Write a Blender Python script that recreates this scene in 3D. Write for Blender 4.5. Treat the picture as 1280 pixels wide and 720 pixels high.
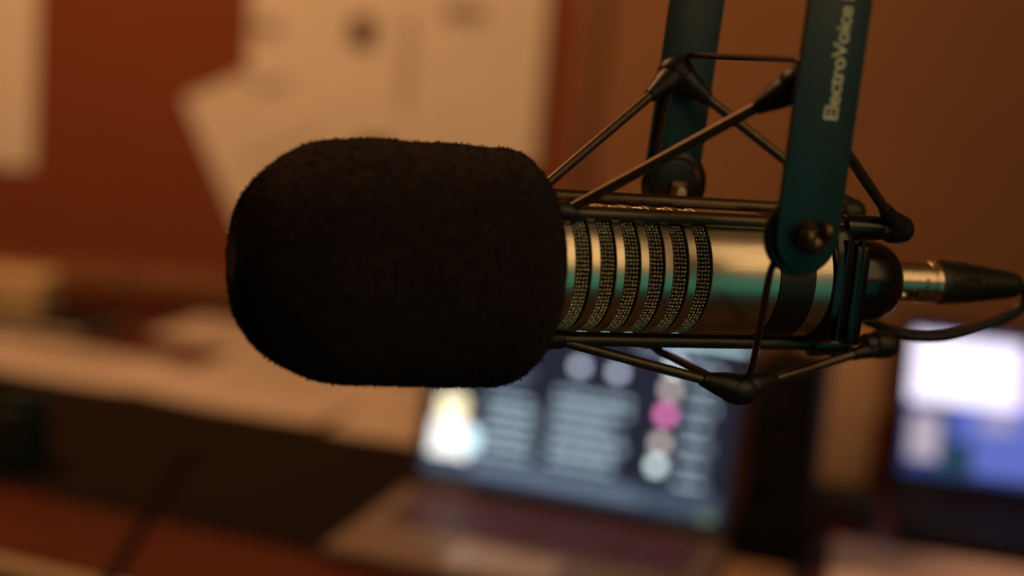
import bpy, bmesh, math, random
from mathutils import Vector, Matrix, noise

random.seed(7)
for o in list(bpy.data.objects):
    bpy.data.objects.remove(o)
scene = bpy.context.scene
COL = scene.collection

# ------------------------------------------------------------------ camera
cam_data = bpy.data.cameras.new('camera')
cam = bpy.data.objects.new('camera', cam_data)
COL.objects.link(cam)
cam_data.sensor_width = 36.0
cam_data.lens = 50.0
cam_data.clip_start = 0.02
cam.matrix_world = (Matrix.Translation((0, 0, 1.24))
                    @ Matrix.Rotation(math.radians(80), 4, 'X')
                    @ Matrix.Rotation(math.radians(5), 4, 'Z'))
cam_data.dof.use_dof = True
cam_data.dof.focus_distance = 0.598
cam_data.dof.aperture_fstop = 2.5
scene.camera = cam

# ------------------------------------------------------------------ world, lights, exposure
world = bpy.data.worlds.new('room_ambient')
scene.world = world
world.use_nodes = True
bg = world.node_tree.nodes['Background']
bg.inputs[0].default_value = (1.0, 0.52, 0.26, 1)
bg.inputs[1].default_value = 0.012


def area_light(name, loc, target, sx, sy, power, color):
    d = bpy.data.lights.new(name, 'AREA')
    d.shape = 'RECTANGLE'
    d.size, d.size_y = sx, sy
    d.energy = power
    d.color = color
    o = bpy.data.objects.new(name, d)
    COL.objects.link(o)
    o.location = loc
    o.rotation_euler = (Vector(target) - Vector(loc)).to_track_quat('-Z', 'Y').to_euler()
    return o


WARM = (1.0, 0.47, 0.19)
area_light('ceiling_lamp', (-0.80, 1.25, 2.42), (-0.55, 2.4, 1.0), 0.6, 0.6, 26.0, WARM)
area_light('rear_wall_glow', (0.95, -0.35, 2.05), (0.1, 0.61, 1.15), 1.3, 1.3, 6.2, (1.0, 0.64, 0.30))  # added area light standing in for the warm lit wall behind the camera
area_light('rear_screen_glow', (0.95, -0.45, 0.92), (0.1, 0.61, 1.15), 0.9, 0.7, 0.42, (0.10, 1.0, 0.76))

vs = scene.view_settings
vs.view_transform = 'Standard'
vs.look = 'None'
vs.exposure = 0.0
vs.gamma = 1.0
vs.use_curve_mapping = False


# ------------------------------------------------------------------ materials
def srgb(r, g, b):
    f = lambda c: (c / 255 / 12.92) if c / 255 <= 0.04045 else ((c / 255 + 0.055) / 1.055) ** 2.4
    return (f(r), f(g), f(b))


MATS = {}


def mat(name, color, rough=0.5, metal=0.0, var=0.12, scale=40.0, bump=0.0, bump_scale=200.0, coat=0.0,
        emit=None, strength=0.0, sheen=0.0, spec=0.5, stretch=None):
    if name in MATS:
        return MATS[name]
    m = bpy.data.materials.new(name)
    m.use_nodes = True
    nt = m.node_tree
    n = nt.nodes
    p = n['Principled BSDF']
    p.inputs['Roughness'].default_value = rough
    p.inputs['Metallic'].default_value = metal
    p.inputs['Coat Weight'].default_value = coat
    p.inputs['Sheen Weight'].default_value = sheen
    p.inputs['Specular IOR Level'].default_value = spec
    tc = n.new('ShaderNodeTexCoord')
    src = tc.outputs['Object']
    if stretch:
        mp = n.new('ShaderNodeMapping')
        mp.inputs['Scale'].default_value = stretch
        nt.links.new(src, mp.inputs['Vector'])
        src = mp.outputs['Vector']
    nz = n.new('ShaderNodeTexNoise')
    nz.inputs['Scale'].default_value = scale
    nz.inputs['Detail'].default_value = 4
    nt.links.new(src, nz.inputs['Vector'])
    ramp = n.new('ShaderNodeValToRGB')
    lo = [max(0, c * (1 - var)) for c in color]
    hi = [min(1, c * (1 + var)) for c in color]
    ramp.color_ramp.elements[0].position = 0.3
    ramp.color_ramp.elements[1].position = 0.7
    ramp.color_ramp.elements[0].color = (*lo, 1)
    ramp.color_ramp.elements[1].color = (*hi, 1)
    nt.links.new(nz.outputs['Fac'], ramp.inputs['Fac'])
    nt.links.new(ramp.outputs['Color'], p.inputs['Base Color'])
    if bump > 0:
        n2 = n.new('ShaderNodeTexNoise')
        n2.inputs['Scale'].default_value = bump_scale
        n2.inputs['Detail'].default_value = 3
        nt.links.new(src, n2.inputs['Vector'])
        b = n.new('ShaderNodeBump')
        b.inputs['Strength'].default_value = bump
        b.inputs['Distance'].default_value = 0.002
        nt.links.new(n2.outputs['Fac'], b.inputs['Height'])
        nt.links.new(b.outputs['Normal'], p.inputs['Normal'])
    if emit:
        p.inputs['Emission Color'].default_value = (*emit, 1)
        p.inputs['Emission Strength'].default_value = strength
    MATS[name] = m
    return m


def screen_mat(name, color, strength):
    return mat(name, (0.004, 0.004, 0.005), rough=0.5, spec=0.15, emit=color, strength=strength)


M_WALL = mat('painted_wall', (0.305, 0.157, 0.076), rough=0.85, var=0.06, scale=3, bump=0.1)
M_FLOOR = mat('carpet', (0.10, 0.06, 0.045), rough=0.95, var=0.2, scale=60, bump=0.4)
M_CEIL = mat('ceiling_paint', (0.55, 0.48, 0.40), rough=0.9, var=0.04)
M_BOARD = mat('red_cork', (0.205, 0.052, 0.015), rough=0.9, var=0.15, scale=90, bump=0.3)
M_FRAME = mat('oak_frame', (0.25, 0.115, 0.055), rough=0.55, var=0.2, scale=30, stretch=(1, 1, 0.15))
M_PINKISH = mat('screen_lit_paper', (0.80, 0.66, 0.66), rough=0.8, var=0.03, scale=8)  # lilac light of the black laptop's screen painted into pale paper
M_DESKPAPER = mat('thin_paper', (0.53, 0.48, 0.42), rough=0.8, var=0.04, scale=8)
M_PAPER = mat('white_paper', (0.78, 0.74, 0.66), rough=0.8, var=0.03, scale=8)
M_PAPER2 = mat('cream_paper', (0.74, 0.68, 0.56), rough=0.8, var=0.03, scale=8)
M_PRINT_SHADE = mat('grey_print_shade', (0.36, 0.30, 0.26), rough=0.85, var=0.2, scale=200)  # print grey, also paints a patch of shadow on one pinned sheet
M_INK = mat('dark_print', (0.11, 0.05, 0.04), rough=0.85, var=0.3, scale=100)
M_WOOD = mat('red_brown_wood', (0.066, 0.011, 0.0015), rough=0.55, spec=0.25, var=0.3, scale=25, stretch=(0.15, 1, 1))
M_EDGE = mat('cream_laminate', (0.33, 0.26, 0.17), rough=0.6, var=0.08)
M_MAT = mat('dark_desk_pad', (0.0085, 0.0048, 0.0028), rough=0.85, var=0.2, scale=30, bump=0.2, spec=0.12)
M_BLACK = mat('black_plastic', (0.010, 0.010, 0.011), rough=0.35, var=0.2)
M_MATTE = mat('matte_black', (0.007, 0.006, 0.005), rough=0.75, var=0.2, spec=0.15)
M_GLOSS = mat('glossy_black', (0.006, 0.006, 0.007), rough=0.26, var=0.1, coat=0.15)
M_RUBBER = mat('black_rubber', (0.014, 0.011, 0.008), rough=0.42, var=0.2, bump=0.1, bump_scale=900)
M_ROD = mat('dark_bronze_rod', (0.125, 0.094, 0.062), rough=0.38, metal=0.75, var=0.15, scale=300)
M_STEEL = mat('champagne_steel', (0.76, 0.66, 0.50), rough=0.32, metal=1.0, var=0.05, scale=500, bump=0.03,
              bump_scale=1500, stretch=(0.1, 1, 1))
M_MESH = mat('woven_wire', (0.95, 0.82, 0.62), rough=0.20, metal=1.0, var=0.3, scale=900)
M_NICKEL = mat('nickel_shell', (0.78, 0.64, 0.46), rough=0.26, metal=1.0, var=0.08, scale=700)
M_BOLT = mat('bright_bolt', (0.90, 0.80, 0.62), rough=0.45, metal=1.0, var=0.1, scale=600)
M_BRASS = mat('dark_bronze_screw', (0.16, 0.105, 0.06), rough=0.35, metal=0.9, var=0.2, scale=500)
M_TEAL = mat('teal_lit_enamel', (0.002, 0.042, 0.056), rough=0.42, var=0.08, scale=60, bump=0.04, bump_scale=900)  # teal light on the dark yoke, put partly into its base colour
M_LETTER = mat('pale_lettering', (0.92, 0.97, 0.74), rough=0.6, var=0.12, scale=900)
M_FOAM = mat('charcoal_foam', (0.027, 0.019, 0.015), rough=0.97, var=0.35, scale=260, bump=0.9, bump_scale=700,
             spec=0.12, sheen=0.02)
M_CABLE = mat('cable_jacket', (0.010, 0.009, 0.009), rough=0.4, var=0.15)
M_SILVER = mat('laptop_aluminium', (0.20, 0.16, 0.14), rough=0.45, metal=0.3, var=0.05)
M_BROWNLID = mat('laptop_bezel', (0.06, 0.036, 0.026), rough=0.5, var=0.1)
M_KEYS = mat('screen_lit_keys', (0.085, 0.026, 0.046), rough=0.5, var=0.1)  # purple light from the screen painted into the key colour
M_CARD = mat('kraft_card', (0.52, 0.34, 0.22), rough=0.85, var=0.10, scale=20, bump=0.1)
M_CREAM = mat('cream_card', (0.52, 0.40, 0.22), rough=0.75, var=0.06)
M_ENV = mat('brown_envelope_paper', (0.27, 0.17, 0.11), rough=0.85, var=0.1, scale=20)
M_GREEN = mat('dark_green_glaze', (0.014, 0.032, 0.021), rough=0.35, var=0.2, scale=30)
M_CONE = mat('speaker_cone', (0.007, 0.006, 0.006), rough=0.7, var=0.1, spec=0.15)


# ------------------------------------------------------------------ mesh helpers
class MB:
    """collects shapes, then links them as ONE mesh object"""

    def __init__(self):
        self.bm = bmesh.new()

    def box(self, c, size, rot=None, bevel=0.0, seg=2):
        tmp = bmesh.new()
        bmesh.ops.create_cube(tmp, size=1.0)
        bmesh.ops.scale(tmp, vec=Vector(size), verts=tmp.verts)
        if bevel > 0:
            bmesh.ops.bevel(tmp, geom=list(tmp.edges), offset=bevel, segments=seg, profile=0.5, affect='EDGES')
        mtx = Matrix.Translation(c)
        if rot is not None:
            mtx = mtx @ (rot.to_4x4() if isinstance(rot, Matrix) else Matrix.Rotation(rot, 4, 'Z'))
        return self._merge(tmp, mtx)

    def _merge(self, tmp, mtx=None):
        if mtx is not None:
            bmesh.ops.transform(tmp, matrix=mtx, verts=tmp.verts)
        me = bpy.data.meshes.new('tmp')
        tmp.to_mesh(me)
        tmp.free()
        self.bm.from_mesh(me)
        bpy.data.meshes.remove(me)
        return self

    def lathe(self, prof, origin=(0, 0, 0), axis=(1, 0, 0), seg=48):
        """prof: (distance along axis, radius) list; closed where radius is 0"""
        ax = Vector(axis).normalized()
        q = Vector((1, 0, 0)).rotation_difference(ax).to_matrix()
        org = Vector(origin)
        bm = self.bm
        rings = []
        for (a, r) in prof:
            if r <= 1e-7:
                rings.append([bm.verts.new(org + q @ Vector((a, 0, 0)))])
            else:
                rings.append([bm.verts.new(org + q @ Vector((a, r * math.cos(t), r * math.sin(t))))
                              for t in [2 * math.pi * k / seg for k in range(seg)]])
        for A, B in zip(rings, rings[1:]):
            for k in range(seg):
                k2 = (k + 1) % seg
                if len(A) == 1 and len(B) == 1:
                    continue
                if len(A) == 1:
                    bm.faces.new((A[0], B[k], B[k2]))
                elif len(B) == 1:
                    bm.faces.new((A[k], B[0], A[k2]))
                else:
                    bm.faces.new((A[k], B[k], B[k2], A[k2]))
        return self

    def cyl(self, a, b, r, r2=None, seg=24, rnd=0.0):
        a, b = Vector(a), Vector(b)
        L = (b - a).length
        r2 = r if r2 is None else r2
        if rnd > 0:
            n = 5
            prof = [(0, 0)]
            prof += [(rnd - rnd * math.cos(t), r - rnd + rnd * math.sin(t)) for t in [math.pi / 2 * k / n for k in range(n + 1)]]
            prof += [(L - rnd + rnd * math.sin(t), r2 - rnd + rnd * math.cos(t)) for t in [math.pi / 2 * k / n for k in range(n + 1)]]
            prof += [(L, 0)]
        else:
            prof = [(0, 0), (0, r), (L, r2), (L, 0)]
        return self.lathe(prof, a, b - a, seg)

    def ball(self, c, r, scale=(1, 1, 1), rot=None, seg=24):
        tmp = bmesh.new()
        bmesh.ops.create_uvsphere(tmp, u_segments=seg, v_segments=seg // 2, radius=r)
        m = Matrix.Translation(c)
        if rot is not None:
            m = m @ rot.to_4x4()
        m = m @ Matrix.Diagonal((*scale, 1))
        return self._merge(tmp, m)

    def tube(self, pts, r, seg=14, smooth=0, radii=None):
        pts = [Vector(p) for p in pts]
        if smooth:
            out = []
            n = len(pts)
            for i in range(n - 1):
                p0, p1, p2, p3 = pts[max(i - 1, 0)], pts[i], pts[i + 1], pts[min(i + 2, n - 1)]
                for k in range(smooth):
                    t = k / smooth
                    out.append(0.5 * ((2 * p1) + (-p0 + p2) * t + (2 * p0 - 5 * p1 + 4 * p2 - p3) * t * t
                                      + (-p0 + 3 * p1 - 3 * p2 + p3) * t ** 3))
            out.append(pts[-1])
            pts = out
        bm = self.bm
        rings = []
        T = (pts[1] - pts[0]).normalized()
        N = T.orthogonal().normalized()
        for i, p in enumerate(pts):
            if i == 0:
                t = pts[1] - pts[0]
            elif i == len(pts) - 1:
                t = pts[-1] - pts[-2]
            else:
                t = (pts[i + 1] - pts[i]).normalized() + (pts[i] - pts[i - 1]).normalized()
            t.normalize()
            N = (N - t * N.dot(t)).normalized()
            B = t.cross(N)
            rr = radii[i] if radii else r
            rings.append([bm.verts.new(p + rr * (N * math.cos(a) + B * math.sin(a)))
                          for a in [2 * math.pi * k / seg for k in range(seg)]])
        for A, B_ in zip(rings, rings[1:]):
            for k in range(seg):
                bm.faces.new((A[k], A[(k + 1) % seg], B_[(k + 1) % seg], B_[k]))
        bm.faces.new(list(reversed(rings[0])))
        bm.faces.new(rings[-1])
        return self

    def prism(self, outline, thick, origin, u, v, bevel=0.0):
        """outline in (u, v); extruded from origin along u x v by thick"""
        u, v = Vector(u).normalized(), Vector(v).normalized()
        w = u.cross(v)
        tmp = bmesh.new()
        vs_ = [tmp.verts.new(Vector(origin) + u * a + v * b) for a, b in outline]
        f = tmp.faces.new(vs_)
        r = bmesh.ops.extrude_face_region(tmp, geom=[f])
        bmesh.ops.translate(tmp, vec=w * thick, verts=[e for e in r['geom'] if isinstance(e, bmesh.types.BMVert)])
        if bevel > 0:
            es = [e for e in tmp.edges if len(e.link_faces) == 2 and e.calc_face_angle(0) > 1.0]
            bmesh.ops.bevel(tmp, geom=es, offset=bevel, segments=2, profile=0.5, affect='EDGES')
        return self._merge(tmp)

    def quad(self, pts):
        self.bm.faces.new([self.bm.verts.new(Vector(p)) for p in pts])
        return self

    def build(self, name, material, parent=None, smooth=True, angle=35):
        bmesh.ops.recalc_face_normals(self.bm, faces=self.bm.faces)
        me = bpy.data.meshes.new(name)
        self.bm.to_mesh(me)
        self.bm.free()
        for m in (material if isinstance(material, (list, tuple)) else [material]):
            me.materials.append(m)
        if smooth:
            me.polygons.foreach_set('use_smooth', [True] * len(me.polygons))
            me.set_sharp_from_angle(angle=math.radians(angle))
        o = bpy.data.objects.new(name, me)
        COL.objects.link(o)
        o.parent = parent
        return o


def tag(o, label=None, cat=None, group=None, kind=None):
    if label:
        o['label'] = label
    if cat:
        o['category'] = cat
    if group:
        o['group'] = group
    if kind:
        o['kind'] = kind
    return o


def thing(name, mtx, label, cat, group=None):
    o = bpy.data.objects.new(name, None)
    COL.objects.link(o)
    o.empty_display_size = 0.05
    o.matrix_world = mtx
    return tag(o, label, cat, group)


def part(name, mesh_owner, parent):
    o = bpy.data.objects.new(name, mesh_owner.data)
    COL.objects.link(o)
    o.parent = parent
    return o


# ------------------------------------------------------------------ the room
WALL_Y = 2.60


def shell(name, c, size, m):
    return tag(MB().box((0, 0, 0), size).build(name, m, smooth=False), kind='structure')


def place(o, loc):
    o.location = loc
    return o


place(shell('floor', 0, (5.2, 5.2, 0.1), M_FLOOR), (0, 0.1, -0.05))
place(shell('wall_back', 0, (5.2, 0.1, 2.6), M_WALL), (0, WALL_Y + 0.05, 1.3))
place(shell('wall_left', 0, (0.1, 5.2, 2.6), M_WALL), (-2.65, 0.1, 1.3))
place(shell('wall_right', 0, (0.1, 5.2, 2.6), M_WALL), (2.65, 0.1, 1.3))
place(shell('ceiling', 0, (5.2, 5.2, 0.1), M_CEIL), (0, 0.1, 2.65))

# ------------------------------------------------------------------ bulletin board on the back wall
bx0, bx1, bz0, bz1 = -1.45, 0.118, 0.715, 1.85
board = thing('bulletin_board', Matrix.Translation(((bx0 + bx1) / 2, WALL_Y, bz0)),
              'rust red pinboard in a brown wooden frame on the back wall', 'pinboard')
bw, bh = bx1 - bx0, bz1 - bz0
MB().box((0, -0.008, bh / 2), (bw - 0.02, 0.016, bh - 0.02)).build('cork_panel', M_BOARD, board)
for sx in (-1, 1):
    MB().box((sx * (bw / 2 - 0.0225), -0.012, bh / 2), (0.045, 0.024, bh), bevel=0.004).build('frame_rail', M_FRAME, board)
for z in (0.0225, bh - 0.0225):
    MB().box((0, -0.0115, z), (bw - 0.09, 0.023, 0.045), bevel=0.004).build('frame_rail', M_FRAME, board)


def sheet_mesh(w, h, curl=0.004, nx=8, ny=8, thick=0.0004, seed=0):
    """thin sheet in its own x/y plane, bulging slightly towards +z"""
    mb = MB()
    g = []
    for lay in (0, 1):
        rows = []
        for j in range(ny + 1):
            row = []
            for i in range(nx + 1):
                u, v = i / nx, j / ny
                z = curl * (0.5 - 0.5 * math.cos(2 * math.pi * u)) * 0.25 + curl * (1 - v) ** 3 * abs(2 * u - 1) ** 2
                z += 0.0006 * (1 + math.sin(7 * u + 3 * v + seed))
                row.append(mb.bm.verts.new(((u - 0.5) * w, (v - 0.5) * h, z + lay * thick)))
            rows.append(row)
        g.append(rows)
    for lay in (0, 1):
        for j in range(ny):
            for i in range(nx):
                r = g[lay]
                q = [r[j][i], r[j][i + 1], r[j + 1][i + 1], r[j + 1][i]]
                mb.bm.faces.new(q if lay else q[::-1])
    rim = [(0, i) for i in range(nx)] + [(j, nx) for j in range(ny)] + [(ny, i) for i in range(nx, 0, -1)] + [(j, 0) for j in range(ny, 0, -1)]
    for k in range(len(rim)):
        a, b = rim[k], rim[(k + 1) % len(rim)]
        mb.bm.faces.new((g[0][a[0]][a[1]], g[0][b[0]][b[1]], g[1][b[0]][b[1]], g[1][a[0]][a[1]]))
    return mb


def wall_sheet(cx, cz, w, h, ang, label, lift=0.0, m=M_PAPER, sheet_marks=()):
    # local x/y of the sheet stand upright against the board, local z points into the room
    mtx = (Matrix.Translation((cx, WALL_Y - 0.0175 - lift, cz)) @ Matrix.Rotation(math.pi / 2, 4, 'X')
           @ Matrix.Rotation(ang, 4, 'Z'))
    t = thing('pinned_paper', mtx, label, 'paper', 'papers pinned to the red board')
    sheet_mesh(w, h, seed=cx * 9).build('sheet', m, t)
    for (px, py, pw, ph, mm) in sheet_marks:
        MB().box((px, py, 0.0056), (pw, ph, 0.0004)).build('print_shade_block', mm, t)
    pin = MB()
    pin.lathe([(0, 0), (0, 0.0045), (0.003, 0.003), (0.008, 0.0026), (0.010, 0.0045), (0.012, 0.0045), (0.012, 0)],
              (0, h / 2 - 0.012, 0.003), (0, 0, 1), 16)
    pin.build('push_pin', M_INK, t)
    return t


rows = lambda x, y0, n, w, dy=0.016: [(x, y0 - k * dy, w * (1 - 0.12 * (k % 3)), 0.0035, M_PRINT_SHADE) for k in range(n)]
wall_sheet(-1.03, 1.143, 0.28, 0.43, 0.0, 'tall plain pale paper pinned on the red board apart from the others', sheet_marks=rows(-0.03, 0.14, 6, 0.16))
wall_sheet(-0.372, 1.215, 0.272, 0.36, 0.0, 'pale paper with a dark brown mark, half under the slanted sheet', lift=0.0,
           sheet_marks=[(0.066, 0.010, 0.046, 0.052, M_INK), (-0.105, 0.004, 0.05, 0.02, M_PRINT_SHADE)])  # dark brown mark, then a grey block painting shadow beside the slanted sheet
wall_sheet(-0.108, 1.200, 0.255, 0.38, 0.0, 'upright pale paper beside the wooden frame of the red board', lift=0.001,
           sheet_marks=[(-0.02, 0.075, 0.075, 0.028, M_PRINT_SHADE), (-0.115, -0.02, 0.012, 0.17, M_PRINT_SHADE)])
cang = math.radians(26.5)
ca, sa = math.cos(cang), math.sin(cang)
cw, ch = 0.26, 0.33
ccx = -0.620 + ca * cw / 2 + sa * ch / 2
ccz = 1.080 + sa * cw / 2 - ca * ch / 2
wall_sheet(ccx, ccz, cw, ch, cang, 'slanted pale paper pinned crookedly over the others on the board', lift=0.007,
           sheet_marks=[(0.03, 0.128, 0.06, 0.012, M_PRINT_SHADE), (0.0, 0.02, 0.15, 0.004, M_PRINT_SHADE)])

# ------------------------------------------------------------------ desk (rotated frame: s along the front, t towards the wall)
DYAW = math.radians(-17.5)
DESK = Matrix.Translation((-0.079, 1.236, 0.0)) @ Matrix.Rotation(DYAW, 4, 'Z')
TOP = 0.75


def on_desk(s, t, z=TOP, a=0.0):
    return DESK @ Matrix.Translation((s, t, z)) @ Matrix.Rotation(a, 4, 'Z')


s0, s1, t0, t1 = -1.22, 1.15, -0.165, 0.90
desk = thing('desk', on_desk(0, 0, 0), 'red brown wooden desk with a cream front edge below the pinboard', 'desk')
MB().box(((s0 + s1) / 2, (t0 + 0.022 + t1) / 2, TOP - 0.0175), (s1 - s0, t1 - t0 - 0.022, 0.035), bevel=0.002).build('desk_top', M_WOOD, desk)
MB().box(((s0 + s1) / 2, t0 + 0.011, TOP - 0.0175), (s1 - s0, 0.022, 0.035), bevel=0.003).build('front_edging', M_EDGE, desk)
for s in (s0 + 0.06, s1 - 0.06):
    for t in (t0 + 0.08, t1 - 0.06):
        MB().box((s, t, (TOP - 0.035) / 2), (0.05, 0.05, TOP - 0.035), bevel=0.003).build('leg', M_WOOD, desk)
MB().box(((s0 + s1) / 2, t1 - 0.06, TOP - 0.085), (s1 - s0 - 0.17, 0.02, 0.10)).build('apron', M_WOOD, desk)

pad = MB()
pad.box((0, 0, 0.0015), (1.325, 0.362, 0.003), bevel=0.0012)
o = pad.build('desk_pad', M_MAT)
o.matrix_world = on_desk(-0.3175, 0.183)
tag(o, 'long dark brown desk pad lying along the desk under the open laptop', 'desk pad')
PAD = TOP + 0.003


def desk_sheet(s, t, w, h, a, label, z=TOP, m=M_DESKPAPER, group='papers lying at the back of the desk', lines=4):
    th = thing('paper_sheet', on_desk(s, t, z + 0.0002, a), label, 'paper', group)
    sheet_mesh(w, h, curl=0.003, seed=s * 11).build('sheet', m, th)
    for k in range(lines):
        MB().box((-0.02 * w, h * (0.30 - 0.15 * k), 0.0049), (w * (0.7 - 0.1 * (k % 2)), 0.004, 0.0003)).build('printed_line', M_PRINT_SHADE, th)
    return th


desk_sheet(-0.700, 0.462, 0.31, 0.175, 0.03, 'wide pale sheet on the desk in front of the black notebook')
desk_sheet(-0.405, 0.520, 0.27, 0.275, -0.03, 'pale sheet lying between the wide sheet and the crooked sheet')
desk_sheet(-0.150, 0.520, 0.235, 0.285, 0.10, 'crooked pale sheet lying behind the open grey laptop')
desk_sheet(-0.555, 0.762, 0.29, 0.185, 0.05, 'pale sheet at the back of the desk near the wall', z=TOP)
desk_sheet(-0.235, 0.775, 0.28, 0.205, -0.04, 'pale sheet at the back of the desk behind the crooked one')

nb = thing('notebook', on_desk(-0.880, 0.650, TOP, 0.04), 'black notebook lying flat under the cream box', 'notebook')
MB().box((0, 0, 0.0085), (0.252, 0.146, 0.011)).build('page_block', M_PAPER2, nb)
for z in (0.0015, 0.0155):
    MB().box((0, 0, z), (0.26, 0.15, 0.003), bevel=0.001).build('cover', M_MATTE, nb)
MB().box((-0.129, 0, 0.0085), (0.004, 0.15, 0.017), bevel=0.001).build('spine', M_MATTE, nb)

cb = thing('card_box', on_desk(-0.912, 0.635, TOP + 0.0172, 0.15), 'small cream card box standing on the black notebook', 'box')
MB().box((0, 0, 0.024), (0.13, 0.075, 0.048), bevel=0.002).build('box_body', M_CREAM, cb)
MB().box((0, 0, 0.051), (0.136, 0.081, 0.016), bevel=0.002).build('box_lid', M_CREAM, cb)

# dark green mug at the left end of the pad
mug = thing('mug', on_desk(-0.462, 0.055, PAD, 0.6), 'dark green glazed mug standing on the desk pad', 'mug')
mug.scale = (0.9, 0.9, 0.80)
MB().lathe([(0, 0), (0, 0.030), (0.004, 0.034), (0.03, 0.038), (0.09, 0.039), (0.092, 0.0375), (0.09, 0.036), (0.03, 0.0345),
            (0.008, 0.030), (0.008, 0)], (0, 0, 0), (0, 0, 1), 40).build('cup', M_GREEN, mug)
MB().tube([(-0.037, 0, 0.075), (-0.056, 0, 0.076), (-0.067, 0, 0.06), (-0.066, 0, 0.038), (-0.052, 0, 0.023), (-0.036, 0, 0.024)],
          0.005, 12, smooth=6).build('handle', M_GREEN, mug)

# black cable lying over the front of the desk
cbl = MB()
cbl.tube([(-0.335, 0.20, 0.0075), (-0.318, 0.13, 0.0075), (-0.300, 0.087, 0.0075), (-0.275, 0.022, 0.0072), (-0.264, -0.008, 0.0055), (-0.245, -0.056, 0.0045), (-0.222, -0.115, 0.0045),
          (-0.208, -0.150, 0.0045), (-0.202, -0.170, 0.0015), (-0.200, -0.177, -0.02), (-0.199, -0.178, -0.12)], 0.0042, 12, smooth=6)
o = cbl.build('black_cable', M_MATTE)
o.matrix_world = on_desk(0, 0, TOP)
tag(o, 'thin black cable crossing the red brown front of the desk', 'cable')


# ------------------------------------------------------------------ laptops
def laptop(mtx, label, w, d, lid_h, lean, m_base, m_bezel, m_keys, scr, bez, m_pad, base_h=0.012):
    """hinge line at local origin, base towards -y, lid rising and leaning back (+y)"""
    t = thing('laptop', mtx, label, 'laptop')
    b = MB().box((0, -d / 2, base_h / 2), (w, d, base_h), bevel=0.004).build('base', m_base, t)
    kb = MB()
    kw = w * 0.86
    for r in range(6):
        n = 15 if r else 14
        for k in range(n):
            if r == 5 and 4 <= k <= 8:
                continue
            kb.box((-kw / 2 + (k + 0.5) * kw / n, -0.026 - r * 0.0168, base_h + 0.0012), (kw / n - 0.003, 0.0148, 0.0024))
        if r == 5:
            kb.box((-kw / 2 + 6.5 * kw / n, -0.026 - r * 0.0168, base_h + 0.0012), (5 * kw / n - 0.003, 0.0148, 0.0024))
    tag(kb.build('keyboard', m_keys, t, smooth=False), kind='stuff')
    MB().box((-0.01, -d + 0.043, base_h + 0.0003), (0.10, 0.064, 0.0008)).build('trackpad', m_pad, t)
    for s in (-1, 1):
        MB().cyl((s * w * 0.36 - 0.025, 0.002, base_h + 0.002), (s * w * 0.36 + 0.025, 0.002, base_h + 0.002), 0.006, seg=16).build('hinge', M_BLACK, t)
    R = Matrix.Rotation(-lean, 4, 'X')
    lid = MB()
    lid.box((0, 0.004, lid_h / 2 + 0.004), (w, 0.008, lid_h), bevel=0.003)
    lo = lid.build('lid', m_bezel, t)
    lo.matrix_local = Matrix.Translation((0, 0.004, base_h)) @ R
    sx, sz, bz = scr
    so = MB().box((0, -0.0005, bz + sz / 2 + 0.004), (sx, 0.001, sz)).build('screen', bez, lo)
    return t, lo, so, bz + 0.004


mat('trackpad_grey', (0.40, 0.36, 0.34), rough=0.35, var=0.05)
M_SLATE = screen_mat('screen_slate', srgb(33, 37, 52), 1.0)
SCR = {
    'text': screen_mat('screen_text', srgb(188, 212, 228), 1.6),
    'dim': screen_mat('screen_dim_text', srgb(120, 132, 155), 1.3),
    'band': screen_mat('screen_band', srgb(70, 84, 102), 1.0),
    'white': screen_mat('screen_white', (1.0, 0.98, 0.95), 1.5),
    'cream': screen_mat('screen_cream', (1.0, 0.86, 0.55), 1.7),
    'sky': screen_mat('screen_sky', (0.62, 0.92, 1.0), 1.6),
    'pink': screen_mat('screen_pink', (0.86, 0.22, 0.55), 3.0),
    'spot': screen_mat('screen_spot', (0.50, 0.56, 0.70), 2.6),
    'beige': screen_mat('screen_beige', (0.60, 0.50, 0.48), 2.6),
    'icon': screen_mat('screen_icon', (0.62, 0.76, 0.78), 3.2),
    'green': screen_mat('screen_green', (0.16, 0.22, 0.06), 1.0),
    'lilac': screen_mat('screen_lilac', (0.52, 0.40, 1.0), 1.0),
    'blue': screen_mat('screen_blue', (0.13, 0.18, 0.62), 0.9),
    'deep': screen_mat('screen_deep_blue', (0.03, 0.05, 0.20), 0.9),
    'teal': screen_mat('screen_teal', (0.02, 0.07, 0.10), 0.8),
    'pale': screen_mat('screen_pale', (0.50, 0.42, 0.50), 1.0),
    'glow': screen_mat('screen_glow', (0.88, 0.80, 1.0), 1.5),
}


def graphics(screen, sw, sh, zb, items):
    """items: (u0, v0, u1, v1, colour key), u and v 0..1 from the lower left corner of the screen"""
    keys = []
    mb = MB()
    for (u0, v0, u1, v1, key) in items:
        if key not in keys:
            keys.append(key)
        lay = 0.0011 + 0.00012 * len(keys)
        P = [((u - 0.5) * sw, -lay, zb + v * sh) for u, v in ((u0, v0), (u1, v0), (u1, v1), (u0, v1))]
        f = mb.bm.faces.new([mb.bm.verts.new(p) for p in P])
        f.material_index = keys.index(key)
    o = mb.build('screen_picture', [SCR[k] for k in keys], screen, smooth=False)
    return o


LW, LD, LH = 0.345, 0.212, 0.206
SW, SH = 0.324, 0.1845
lap, lid, scr, zb = laptop(on_desk(0.0943, 0.2018, PAD, 0.0127),
                           'open grey laptop on the desk pad showing a dark page of text', LW, LD, LH, 0.2713,
                           M_SILVER, M_BROWNLID, M_KEYS, (SW, SH, 0.007), M_SLATE, MATS['trackpad_grey'])
it = []
rnd = random.Random(3)


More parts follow.
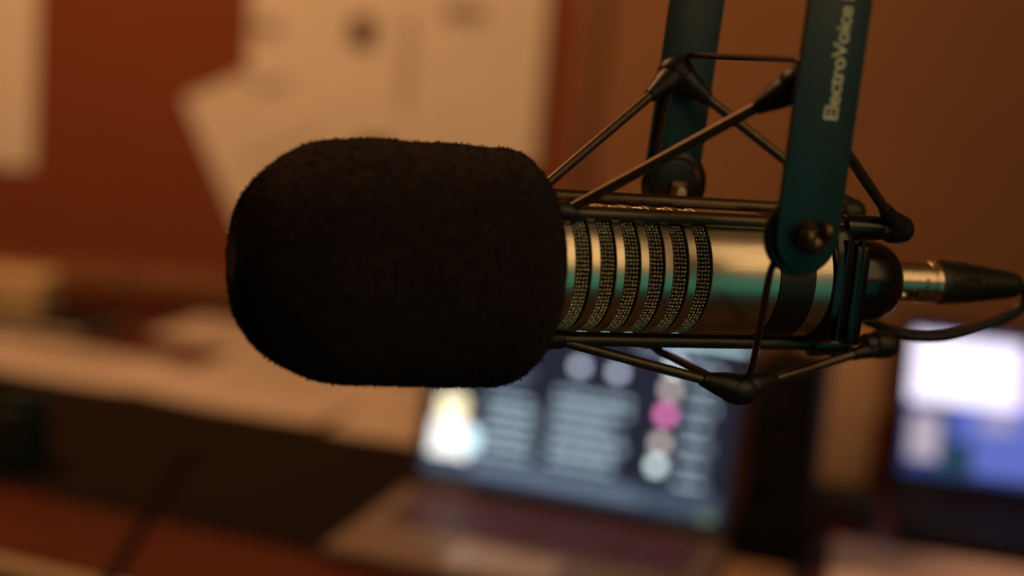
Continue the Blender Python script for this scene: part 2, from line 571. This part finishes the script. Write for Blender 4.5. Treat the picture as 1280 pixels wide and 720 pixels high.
def text_block(u0, u1, v0, v1, n, key, fill=0.62):
    h = (v1 - v0) / n
    for k in range(n):
        x = u0
        end = u1 - (u1 - u0) * rnd.choice((0, 0, 0.08, 0.2))
        while x < end:
            w = rnd.uniform(0.018, 0.05)
            it.append((x, v0 + k * h + h * (1 - fill) / 2, min(x + w, end), v0 + (k + 1) * h - h * (1 - fill) / 2, key))
            x += w + 0.008


it += [(0.015, 0.03, 0.98, 0.15, 'band')]
it += [(0.02, 0.13, 0.155, 0.33, 'white'), (0.03, 0.33, 0.125, 0.48, 'cream'), (0.135, 0.17, 0.185, 0.30, 'sky')]
text_block(0.20, 0.36, 0.16, 0.53, 6, 'text', 0.30)
text_block(0.17, 0.34, 0.57, 0.70, 2, 'dim', 0.4)
text_block(0.42, 0.66, 0.17, 0.62, 7, 'text', 0.30)
text_block(0.18, 0.74, 0.05, 0.13, 2, 'dim', 0.5)
dot = lambda u, v, key, q=0.016: it.append((u - q, v - q * 1.75, u + q, v + q * 1.75, key))
dot(0.48, 0.75, 'spot')
dot(0.605, 0.75, 'spot')
for v, key in ((0.83, 'icon'), (0.70, 'beige'), (0.56, 'pink'), (0.40, 'beige'), (0.275, 'icon')):
    dot(0.783 - 0.02 * (0.83 - v), v, key, 0.017)
text_block(0.84, 0.93, 0.15, 0.88, 7, 'text', 0.2)
it += [(0.0, 0.972, 1.0, 1.0, 'sky'), (0.66, 0.90, 0.85, 0.955, 'dim'), (0.93, 0.02, 0.97, 0.06, 'green')]
graphics(scr, SW, SH, zb, it)

LW2, LD2, LH2 = 0.286, 0.185, 0.198
SW2, SH2 = 0.250, 0.170
lap2, lid2, scr2, zb2 = laptop(on_desk(0.5380, 0.5405, TOP, 0.15),
                               'black laptop with a glowing white and lilac screen', LW2, LD2, LH2, 0.31,
                               M_MATTE, M_BLACK, M_MATTE, (SW2, SH2, 0.012), SCR['deep'], M_MATTE)
graphics(scr2, SW2, SH2, zb2, [
    (0.0, 0.50, 0.50, 0.97, 'glow'), (0.50, 0.50, 0.75, 0.90, 'lilac'), (0.75, 0.40, 1.0, 0.85, 'blue'), (0.02, 0.10, 0.16, 0.42, 'pale'),
    (0.18, 0.02, 0.30, 0.22, 'teal'), (0.22, 0.26, 0.62, 0.50, 'blue'), (0.34, 0.34, 0.50, 0.48, 'pale'), (0.32, 0.04, 0.80, 0.26, 'blue'), (0.82, 0.02, 1.0, 0.28, 'blue')])

# ------------------------------------------------------------------ black loudspeaker, kraft box, papers at the right
spk = thing('desktop_speaker', on_desk(0.303, 0.205, PAD, math.radians(-2)), 'black desktop loudspeaker standing beside the grey laptop', 'loudspeaker')
MB().box((0, 0.05, 0.100), (0.062, 0.10, 0.200), bevel=0.004).build('cabinet', M_MATTE, spk)
for z, r in ((0.060, 0.024), (0.135, 0.015)):
    d = MB()
    d.lathe([(0, r + 0.004), (-0.003, r + 0.003), (-0.003, r), (0.006, r * 0.45), (0.003, r * 0.25), (0.001, 0)], (0, 0.0, z), (0, 1, 0), 32)
    d.build('driver', M_CONE, spk)
MB().cyl((0.018, 0.001, 0.178), (0.018, -0.008, 0.178), 0.005, seg=18).build('knob', M_GLOSS, spk)

kb_ = thing('cardboard_box', on_desk(0.330, 0.500, TOP, math.radians(3)), 'tall tan cardboard box standing behind the two laptops', 'box')
MB().box((0, 0.030, 0.090), (0.092, 0.06, 0.180), bevel=0.002).build('box_body', M_CARD, kb_)
for s in (-1, 1):
    MB().box((0, 0.030 + s * 0.015, 0.1812), (0.092, 0.0295, 0.0018)).build('box_flap', M_CARD, kb_)
MB().box((0, 0.030, 0.1825), (0.094, 0.02, 0.0008)).build('packing_tape', M_CREAM, kb_)

desk_sheet(0.510, 0.225, 0.29, 0.215, 0.06, 'printed sheet tinted with painted screen light on the desk in front of the black laptop', z=TOP, m=M_PINKISH,
           group='papers in front of the black laptop', lines=5)
drv = thing('hard_drive', on_desk(0.344, 0.425, TOP, 0.06), 'flat black portable drive lying in front of the cardboard box', 'hard drive')
MB().box((0, 0, 0.007), (0.100, 0.115, 0.014), bevel=0.003).build('case', M_MATTE, drv)
MB().box((0, 0, 0.0143), (0.07, 0.095, 0.0008)).build('top_plate', M_MATTE, drv)
env = thing('envelope', on_desk(0.303, 0.118, PAD, 0.03), 'small kraft envelope lying on the pad in front of the loudspeaker', 'envelope')
MB().box((0, 0, 0.001), (0.066, 0.13, 0.002), bevel=0.0006).build('envelope_body', M_ENV, env)
MB().prism([(-0.032, 0.064), (0.032, 0.064), (0.0, 0.03)][::-1], 0.0008, (0, 0, 0.0028), (1, 0, 0), (0, 1, 0)).build('flap', M_ENV, env)

# ------------------------------------------------------------------ microphone frame: x along the barrel to the plug, y away, z up (units: metres)
MX = Vector((0.93966972, 0.34201181, -0.00698126))
MY = Vector((-0.34202014, 0.93969262, 0.0))
MZ = Vector((0.00656024, 0.00238773, 0.99997563))
MO = Vector((0.09739877, 0.61318501, 1.14710729))
MIC = Matrix(((MX.x, MY.x, MZ.x, MO.x), (MX.y, MY.y, MZ.y, MO.y), (MX.z, MY.z, MZ.z, MO.z), (0, 0, 0, 1)))
mm = lambda *p: Vector(p) * 0.001
mp = lambda pr: [(a * 0.001, r * 0.001) for a, r in pr]

mic = thing('studio_microphone', MIC, 'champagne steel broadcast microphone with six wire mesh bands', 'microphone')
BR = 27.0
# inner dark tube behind the meshes
MB().lathe(mp([(-180, 0), (-180, 25.7), (-24, 25.7), (-24, 0)]), seg=96).build('inner_tube', M_MATTE, mic)
# six mesh bands with the steel rings between
pitch_b = 10.8
band0 = -86.8
first_ring = first_mesh = None


def ring_profile(a, b):
    e = 0.35
    return [(a, 25.2), (a, BR - e), (a + e, BR), (b - e, BR), (b, BR - e), (b, 25.2), (a, 25.2)]


def mesh_band():
    """woven band: rounded wire crossings standing proud of a dark backing"""
    mb = MB()
    nw, na, wdt = 4, 96, 5.8
    dx, da = wdt / nw, 2 * math.pi / na
    for k in range(na):
        for i in range(nw):
            over = (i + k) % 2
            hx, ha = (0.70, 0.50) if over else (0.52, 0.64)       # half sizes along and around the barrel
            top = 0.85 + random.uniform(-0.12, 0.12)
            tx, ta = random.uniform(-0.22, 0.22), random.uniform(-0.22, 0.22) / 26.0
            x0 = (i + 0.5) * dx + random.uniform(-0.06, 0.06)
            a0 = (k + random.uniform(-0.06, 0.06)) * da
            lev = []
            for f, h in ((1.0, -0.05), (0.86, 0.32), (0.48, 0.56)):
                ring = []
                for q in range(8):
                    t = 2 * math.pi * q / 8
                    a = a0 + f * ha * 1.18 * math.sin(t) / 26.0 + ta * (1 - f)
                    r = 25.75 + h * top / 0.62
                    ring.append(mb.bm.verts.new(mm(x0 + f * hx * math.cos(t) + tx * (1 - f), r * math.cos(a), r * math.sin(a))))
                lev.append(ring)
            r = 25.75 + top
            tip = mb.bm.verts.new(mm(x0 + tx, r * math.cos(a0 + ta), r * math.sin(a0 + ta)))
            for A, B in zip(lev, lev[1:]):
                for q in range(8):
                    mb.bm.faces.new((A[q], A[(q + 1) % 8], B[(q + 1) % 8], B[q]))
            for q in range(8):
                mb.bm.faces.new((lev[-1][q], lev[-1][(q + 1) % 8], tip))
    return mb


for k in range(6):
    a = band0 + k * pitch_b
    if first_mesh is None:
        first_mesh = mesh_band().build('mesh_band', M_MESH, mic, angle=180)
        b_ = first_mesh
    else:
        b_ = part('mesh_band', first_mesh, mic)
    b_.matrix_local = Matrix.Translation(mm(a, 0, 0)) @ Matrix.Rotation(0.37 * k, 4, 'X')
    if first_ring is None:
        first_ring = MB().lathe(mp(ring_profile(-4.4, -0.4)), seg=96).build('steel_ring', M_STEEL, mic)
        r_ = first_ring
    else:
        r_ = part('steel_ring', first_ring, mic)
    r_.matrix_local = Matrix.Translation(mm(a, 0, 0))
MB().lathe(mp([(-185, 0), (-185, 24), (-183, 26.5), (-180, BR), (-95, BR), (-92.0, BR), (-91.8, 25)]), seg=64).build('head_grille', M_MATTE, mic)
MB().lathe(mp([(-26.6, 25.0), (-26.6, BR - 0.4), (-26.2, BR), (-5.0, BR), (5.6, BR), (5.8, BR - 0.3), (5.8, 24)]), seg=96).build('barrel', M_STEEL, mic)
MB().lathe(mp([(5.7, 24), (5.7, BR + 0.25), (5.9, BR + 0.4), (22.7, BR + 0.4), (22.9, BR + 0.25), (22.9, 24)]), seg=96).build('rubber_band', M_RUBBER, mic)
MB().lathe(mp([(22.9, 24), (22.9, BR), (31.0, BR), (32.2, BR - 1.0), (32.6, 22), (32.6, 0)]), seg=96).build('end_ring', M_STEEL, mic)
cap = MB()
prof = [(32.7, 0), (32.7, 19), (50, 19), (50.6, 18.6), (51.2, 19)]
prof += [(60 + 17 * math.sin(t), 10 + 9 * math.cos(t) ** 0.8) for t in [math.pi / 2 * k / 9 for k in range(10)]]
prof += [(77, 0)]
cap.lathe(mp(prof), (0, 0, -0.0012), seg=72)
capo = cap.build('rear_cap', M_GLOSS, mic)
lever = MB()
lever.ball(mm(68.5, -13.8, -1.5), 0.0042, (1.9, 0.8, 1.0), Matrix.Rotation(0.45, 3, 'Y'), 20)
lever.build('release_lever', M_GLOSS, capo)
MB().ball(mm(77.2, -12.2, -5.2), 0.0017, (1.3, 1, 1)).build('release_pin', M_BOLT, capo)
seam = MB()
seam.tube([mm(51 + 2.2 * k, -(19.2 - 0.12 * k * k * 0.35) * math.cos(0.22 - 0.012 * k), 19.2 * math.sin(0.22 - 0.012 * k) - 1.2) for k in range(6)], 0.00045, 8)
seam.build('seam', M_BRASS, capo)

# ------------------------------------------------------------------ foam windscreen
ws = thing('foam_windscreen', MIC @ Matrix.Translation((0, 0, -0.0014)), 'large charcoal black foam windscreen over the microphone head', 'windscreen')
WR, X0, X1, F0, F1 = 48.9, -219.0, -91.5, 50.0, 24.0


def foam_r(x):
    if x < X0 + F0:
        u = (X0 + F0 - x) / F0
        return 8.0 + (WR - 8.0) * (1 - u ** 2.15) ** (1 / 2.0)
    if x > X1 - F1:
        u = (x - X1 + F1) / F1
        return 22.0 + (WR - 22.0) * (1 - u ** 2.3) ** (1 / 2.0)
    return WR - 0.6 * ((x - (X0 + X1) / 2) / 60) ** 2 * 0.5


xs = []
for k in range(26):
    xs.append(X0 + F0 * (1 - math.cos(math.pi / 2 * k / 25)))
for k in range(1, 30):
    xs.append(X0 + F0 + (X1 - F1 - X0 - F0) * k / 30)
for k in range(18):
    xs.append(X1 - F1 + F1 * math.sin(math.pi / 2 * k / 17))
SEG = 150
fm = MB()
prev = None
foam_pts = []
rings = []
for x in xs:
    r = foam_r(x)
    ring = []
    for k in range(SEG):
        a = 2 * math.pi * k / SEG
        p = Vector((x, r * math.cos(a), r * math.sin(a)))
        nrm = Vector((0, math.cos(a), math.sin(a)))
        d = 1.0 * noise.noise(p * 0.045) + 0.45 * noise.noise(p * 0.22) + 0.28 * noise.noise(p * 0.7)
        q = p + nrm * d * min(1.0, r / 20)
        foam_pts.append((q, nrm))
        ring.append(fm.bm.verts.new(q * 0.001))
    rings.append(ring)
for A, B in zip(rings, rings[1:]):
    for k in range(SEG):
        fm.bm.faces.new((A[k], B[k], B[(k + 1) % SEG], A[(k + 1) % SEG]))
fm.bm.faces.new(rings[0])
fm.bm.faces.new(rings[-1][::-1])
fm.build('foam_body', M_FOAM, ws, angle=180)
# short nap that roughens the outline
nap = MB()
rn = random.Random(11)
for k in range(34000):
    x = rn.uniform(X0, X1)
    if rn.random() < 0.25:
        x = X0 + abs(rn.gauss(0, 1)) * 6
        if x > X1:
            continue
    r = foam_r(x)
    a = rn.uniform(0, 2 * math.pi)
    p = Vector((x, r * math.cos(a), r * math.sin(a)))
    dr = (foam_r(min(x + 0.5, X1)) - foam_r(max(x - 0.5, X0)))
    nr = Vector((-dr, math.cos(a), math.sin(a))).normalized()
    d = 1.0 * noise.noise(p * 0.045) + 0.45 * noise.noise(p * 0.22)
    p = p + Vector((0, math.cos(a), math.sin(a))) * d * min(1.0, r / 20) - nr * 0.25
    t1 = nr.orthogonal().normalized()
    t1 = (Matrix.Rotation(rn.uniform(0, 6.28), 3, nr) @ t1) * rn.uniform(0.18, 0.42)
    tip = p + nr * (rn.uniform(0.5, 1.2) if rn.random() < 0.88 else rn.uniform(1.2, 2.2)) + t1 * rn.uniform(-1.2, 1.2)
    v = [nap.bm.verts.new(q * 0.001) for q in (p - t1, p + t1, tip)]
    nap.bm.faces.new(v)
tag(nap.build('foam_nap', M_FOAM, ws, smooth=False), kind='stuff')

# ------------------------------------------------------------------ shock mount with yoke
mount = thing('shock_mount', MIC, 'teal lit yoke shock mount with dark rods suspending the microphone', 'microphone mount')
NB, FB, BB = (-15.5, 24.8), (15.5, 27.6), (0.0, -30.6)     # (y, z) of the three cradle bars
NA, FA, BA = Vector((-17.7, -62, 84.5)), Vector((-17.9, 46, 82.6)), Vector((3.7, -8, -50.2))
YN, YF = -72.0, 52.0
PIV_N, PIV_F = Vector((-12.4, YN, 27.3)), Vector((-11.7, YF, 32.7))
bars = []
for (yz, xa, xb, xs_) in ((NB, -90, 64, 39), (FB, -92, 61, 38), (BB, -84, 66, 40)):
    y, z = yz
    bar = MB()
    bar.cyl(mm(xa, y, z), mm(xb - 4, y, z), 0.0031, seg=20)
    b_ = bar.build('cradle_bar', M_ROD, mount)
    MB().cyl(mm(xs_, y, z), mm(xs_ + 19, y, z), 0.0054, seg=28, rnd=0.0012).build('sleeve', M_GLOSS, b_)
    MB().lathe(mp([(-6, 0), (-5.4, 2.6), (-4, 4.2), (-1, 4.9), (2, 4.6), (5, 4.4), (5.2, 0)]), mm(xa, y, z), (1, 0, 0), 24).build('end_hub', M_RUBBER, b_)
    bars.append(((xa, y, z), (xb, y, z)))
# rods from the bar ends up to the three apex joints
ENDX = {0: 68.0, 1: 63.0, 2: 80.0}


def apex(A, towards, thin):
    j = MB()
    for T in towards:
        d = (T - A).normalized()
        j.tube([(A + d * t) * 0.001 for t in (0, 5, 10, 15, 19)], 0, 14, radii=[0.0060, 0.0064, 0.0054, 0.0040, 0.0031])
    j.ball(A * 0.001, 0.0072, thin)
    jo = j.build('apex_joint', M_RUBBER, mount)
    for T in towards:
        d = (T - A).normalized()
        MB().cyl((A + d * 14) * 0.001, T * 0.001, 0.0023, seg=16).build('rod', M_ROD, mount)
    return jo


def knob(c, toward):
    k = MB()
    d = (toward - c).normalized()
    k.cyl((c - Vector((9, 0, 0))) * 0.001, (c + Vector((6.5, 0, 0))) * 0.001, 0.0064, seg=24, rnd=0.0055)
    k.tube([(c + d * t) * 0.001 for t in (0, 5, 9, 14, 18)], 0, 16, radii=[0.0062, 0.0056, 0.0042, 0.0033, 0.0029])
    k.cyl((c - Vector((11, 0, 0))) * 0.001, c * 0.001, 0.0048, 0.0058, seg=20)
    k.build('rod_knob', M_RUBBER, mount)


ends = []
for i, (A, (p0, p1)) in enumerate(zip((NA, FA, BA), bars)):
    e0 = Vector(p0)
    e1 = Vector((ENDX[i], p1[1], p1[2]))
    apex(A, (e0, e1), ((1.2, 1, 1.0), (1.25, 1, 1.1), (1.5, 1.0, 0.95))[i])
    knob(e1, A)
# outer wire of the suspension
WIRE = 0.0014
MB().tube([FA * 0.001, mm(-15.5, 46, 87), mm(-13.2, 45.6, 90.4), mm(-12.0, 42, 91.4), mm(-14, 10, 92), mm(-18.4, -56, 93.2), mm(-18.6, -61, 92.2), NA * 0.001],
          WIRE, 12, smooth=4).build('top_wire', M_ROD, mount)
MB().tube([FA * 0.001, mm(-19.2, 47, 74), mm(-20.8, 47.5, 61), mm(-21.5, 48, 45), mm(-18.3, 48, 36)], 0.0017, 12, smooth=5).build('side_wire', M_ROD, mount)
MB().tube([NA * 0.001, mm(-16, -66, 70), mm(-13.5, -67, 50), mm(-13, -67, 34)], 0.0017, 12, smooth=5).build('side_wire', M_ROD, mount)
MB().tube([mm(-20.5, -67, 20), mm(-22.2, -65.5, 12), mm(-18, -57, 2), mm(-11.5, -45, -11.3), mm(1.6, -20, -34), mm(6, -9, -46)], 0.0015, 12, smooth=6).build('lower_wire', M_ROD, mount)
MB().tube([mm(-15, 48, 24), mm(-20, 47, 8), mm(-24, 42, -14), mm(-27, 30, -33), mm(-24.5, 23, -39), mm(-16.7, 12, -42.8), mm(-2, -5, -48.5)], 0.0018, 12, smooth=6).build('lower_wire', M_ROD, mount)
MB().ball(mm(-26.5, 25, -35.5), 0.0060, (1.7, 1.0, 0.75)).build('wire_joint', M_RUBBER, mount)

# rear clamp holding the barrel between the bars
clamp = MB()


def ring_outline(n=48):
    out = []
    for k in range(n):
        a = 2 * math.pi * k / n
        y, z = math.cos(a), math.sin(a)
        e = 3.4
        s = (abs(y / 25) ** e + abs(z / 29) ** e) ** (-1 / e)
        out.append((y * s * 0.001, z * s * 0.001 + 0.0004))
    return out


clamp.prism(ring_outline(), 0.0090, mm(33.2, 0, 0), (0, 1, 0), (0, 0, 1), bevel=0.0012)
co = clamp.build('rear_clamp', M_GLOSS, mount)
for x in (38.0, 45.2):
    MB().cyl(mm(x, -23.6, -24), mm(x, -23.6, 20), 0.0016, seg=14).build('clamp_rib', M_GLOSS, co)
MB().box(mm(46.3, -10, -4), mm(7.6, 30, 44), bevel=0.0015).build('clamp_block', M_GLOSS, co)

# yoke arms
ztop = 168.0


def arm_outline(w, r, top):
    pts = [(w, top), (-w, top)]
    for k in range(17):
        a = math.pi + math.pi * k / 16
        pts.append((r * math.cos(a), r * math.sin(a)))
    return [(a * 0.001, b * 0.001) for a, b in pts]


for piv, sgn, lx in ((PIV_N, -1, 0.015), (PIV_F, 1, 0.038)):
    a = MB()
    u = Vector((1, 0, -lx)).normalized()
    v = Vector((lx, 0, 1)).normalized()
    org = Vector(piv)
    org.y = piv.y + 1.5
    a.prism(arm_outline(13.2, 13.6, ztop - piv.z), 0.003, org * 0.001, u, v, bevel=0.0004)
    ao = a.build('yoke_arm', M_TEAL, mount, angle=40)
    # rubber disc on the inner face and the pivot hardware
    yin = piv.y - sgn * 1.6
    MB().lathe(mp([(0, 0), (0, 15.4), (1.2, 16.2), (3.2, 16.0), (4.4, 14.4), (4.6, 12.2), (3.9, 11.0), (4.2, 9.5), (4.4, 0)]),
               mm(piv.x, yin, piv.z), (0, -sgn, 0), 56).build('pivot_disc', M_BLACK, ao)
    if sgn > 0:
        yb = yin - 4.4
        MB().box(mm(piv.x + 1.2, yb - 0.6, piv.z - 2.2), mm(8.6, 1.6, 6.6), bevel=0.0005).build('washer', M_BRASS, ao)
        MB().lathe(mp([(0, 0), (0, 3.0), (2.4, 3.0), (3.2, 2.2), (3.4, 0)]), mm(piv.x + 1.4, yb - 1.0, piv.z - 3.6), (0, -1, 0), 28).build('bolt', M_BOLT, ao)
    else:
        w = MB()
        yo = piv.y - 1.6
        w.lathe(mp([(0, 0), (0, 6.6), (1.5, 6.4), (3.5, 4.6), (6, 4.0), (6.6, 0)]), mm(piv.x, yo, piv.z), (0, -1, 0), 32)
        w.ball(mm(piv.x - 4.2, yo - 5.5, piv.z + 0.6), 0.0036, (1.0, 1.2, 1.2))
        w.ball(mm(piv.x + 3.4, yo - 5.5, piv.z + 3.0), 0.0036, (1.0, 1.2, 1.2))
        w.ball(mm(piv.x, yo - 4.0, piv.z - 2.0), 0.0042, (1.2, 1.0, 1.0))
        w.build('wing_screw', M_BRASS, ao)
        # printed maker's name reading up the arm
        cu = bpy.data.curves.new('lettering', 'FONT')
        cu.body = 'ElectroVoice I'
        cu.size = 0.0084
        cu.offset = 0.00013
        cu.extrude = 0.00006
        cu.space_character = 0.93
        tmp = bpy.data.objects.new('tmp_text', cu)
        COL.objects.link(tmp)
        bpy.context.view_layer.update()
        me = bpy.data.meshes.new_from_object(tmp.evaluated_get(bpy.context.evaluated_depsgraph_get()))
        bpy.data.objects.remove(tmp)
        wtxt = max(vv.co.x for vv in me.vertices)
        me.materials.clear()
        me.materials.append(M_LETTER)
        lo_ = bpy.data.objects.new('lettering', me)
        COL.objects.link(lo_)
        lo_.parent = ao
        base = Vector((piv.x, 0, piv.z)) + (v * (44.5)) + u * 4.9
        # text x runs up the arm (v), text y points to -u, face towards -y
        sc = 0.0465 / wtxt
        R = Matrix(((v.x * sc, -u.x, 0), (0, 0, -1), (v.z * sc, -u.z, 0))).to_4x4()
        lo_.matrix_local = Matrix.Translation(mm(base.x, piv.y - 1.62, base.z)) @ R
xt = (PIV_N.x + PIV_F.x) / 2 + 4.6
MB().box(mm(xt, (YN + YF) / 2, ztop + 1.0), mm(29.5, YF - YN + 6, 4), bevel=0.001).build('yoke_bridge', M_TEAL, mount)
MB().cyl(mm(xt, (YN + YF) / 2, ztop + 3), mm(xt, (YN + YF) / 2, ztop + 30), 0.011, seg=28, rnd=0.001).build('swivel', M_BLACK, mount)

# boom that carries the mount, up and back to the wall (above the picture)
b0 = MIC @ mm(xt, (YN + YF) / 2, ztop + 30)
boom = thing('boom_arm', Matrix.Translation(b0), 'black boom arm reaching from the wall to the shock mount', 'boom arm')
pA = Vector((0, 0, 0.012))
pB = Vector((0.42, 0.78, 0.62)) 
pC = Vector((1.05, WALL_Y - b0.y - 0.03, 0.30))
MB().tube([pA, pB], 0.008, 18).build('lower_tube', M_BLACK, boom)
MB().tube([pB, pC], 0.009, 18).build('upper_tube', M_BLACK, boom)
MB().ball(pA, 0.014).build('lower_joint', M_BLACK, boom)
MB().ball(pB, 0.016).build('elbow_joint', M_BLACK, boom)
MB().box(pC + Vector((0, 0.015, 0)), (0.08, 0.03, 0.14), bevel=0.004).build('wall_bracket', M_BLACK, boom)

# ------------------------------------------------------------------ plug and cable
xlr = thing('microphone_cable', MIC, 'black microphone cable with a nickel plug in the rear of the microphone', 'cable')
zc = -0.0008
shell_ = MB()
shell_.lathe(mp([(74, 0), (74, 9.6), (90, 9.7), (95.8, 9.8), (96.0, 9.5), (96.5, 9.5), (96.7, 9.8), (98.2, 9.8), (98.4, 9.5), (98.9, 9.5), (99.1, 9.9), (101.2, 10.2), (102.0, 9.8), (102.0, 0)]),
             (0, 0, zc), seg=72)
sho = shell_.build('plug_shell', M_NICKEL, xlr)
# stamped marks bent around the shell
cu = bpy.data.curves.new('stamp', 'FONT')
cu.body = 'NEUTRIK'
cu.size = 0.0030
cu.extrude = 0.00004
cu.space_character = 1.15
tmp = bpy.data.objects.new('tmp_text', cu)
COL.objects.link(tmp)
bpy.context.view_layer.update()
me = bpy.data.meshes.new_from_object(tmp.evaluated_get(bpy.context.evaluated_depsgraph_get()))
bpy.data.objects.remove(tmp)
for vv in me.vertices:
    a = (vv.co.x - 0.0100) / 0.0098
    r = 0.00978 + (0.00014 if vv.co.z > 0 else 0.0)
    vv.co = Vector((0.0930 - vv.co.y, -r * math.cos(a), r * math.sin(a) + zc))
me.materials.clear()
me.materials.append(M_BRASS)
so_ = bpy.data.objects.new('stamped_name', me)
COL.objects.link(so_)
so_.parent = sho
lg = MB()
lg.tube([Vector((0.0860 + 0.0022 * math.cos(t), -math.sqrt(0.00985 ** 2 - (-0.0042 + 0.0022 * math.sin(t)) ** 2), -0.0042 + 0.0022 * math.sin(t) + zc))
         for t in [2 * math.pi * k / 24 for k in range(25)]], 0.00028, 8)
for dx in (-0.0008, 0.0008):
    lg.tube([Vector((0.0860 + dx, -math.sqrt(0.00988 ** 2 - (-0.0042 + q) ** 2), -0.0042 + q + zc)) for q in (-0.0013, 0, 0.0013)], 0.00026, 8)
lg.build('stamped_emblem', M_BRASS, sho)
boot = [(101.6, 0), (101.6, 9.9), (103.2, 10.3), (106, 10.2), (122, 8.9)]
x = 123.0
while x < 143:
    r = 8.8 - (x - 123) * 0.115
    boot += [(x, r), (x + 1.5, r), (x + 1.7, r - 0.9), (x + 2.5, r - 0.95)]
    x += 2.7
boot += [(144, 6.2), (147, 5.9), (148.2, 5.0), (148.4, 0)]
bo = MB().lathe(mp(boot), (0, 0, zc), seg=56).build('plug_boot', M_RUBBER, xlr)
for k in range(9):
    a = 2 * math.pi * k / 9
    MB().box(mm(113, 9.55 * math.cos(a), 9.55 * math.sin(a) - 0.8), mm(16, 1.0, 1.6),
             Matrix.Rotation(a, 3, 'X') @ Matrix.Rotation(-0.08, 3, 'Z'), bevel=0.0003).build('grip_rib', M_RUBBER, bo)
cab = [mm(147, 0, -0.8), mm(153, 0.6, -2.6), mm(156.5, 1.6, -7.5), mm(154, 3, -13), mm(146, 5.5, -18.5), mm(134, 9, -24.5), mm(121, 13, -29.0), mm(108, 17, -30.2),
       mm(98, 21, -28.6), mm(88, 27, -25.5), mm(66, 38, -18), mm(20, 46, -8), mm(-40, 52, -6), mm(-100, 66, -12), mm(-140, 130, -30)]
inv = MIC.inverted()
for wp in ((-0.085, 1.10, 1.06), (-0.05, 1.34, 1.03), (-0.03, 1.47, 1.0), (-0.01, 1.57, 0.965), (0.03, 1.66, 0.88), (0.07, 1.71, 0.80), (0.12, 1.735, 0.7555), (0.17, 1.73, 0.7530), (0.22, 1.70, 0.7530)):
    cab.append(inv @ Vector(wp))
MB().tube(cab, 0.0027, 14, smooth=8).build('cord', M_CABLE, xlr)
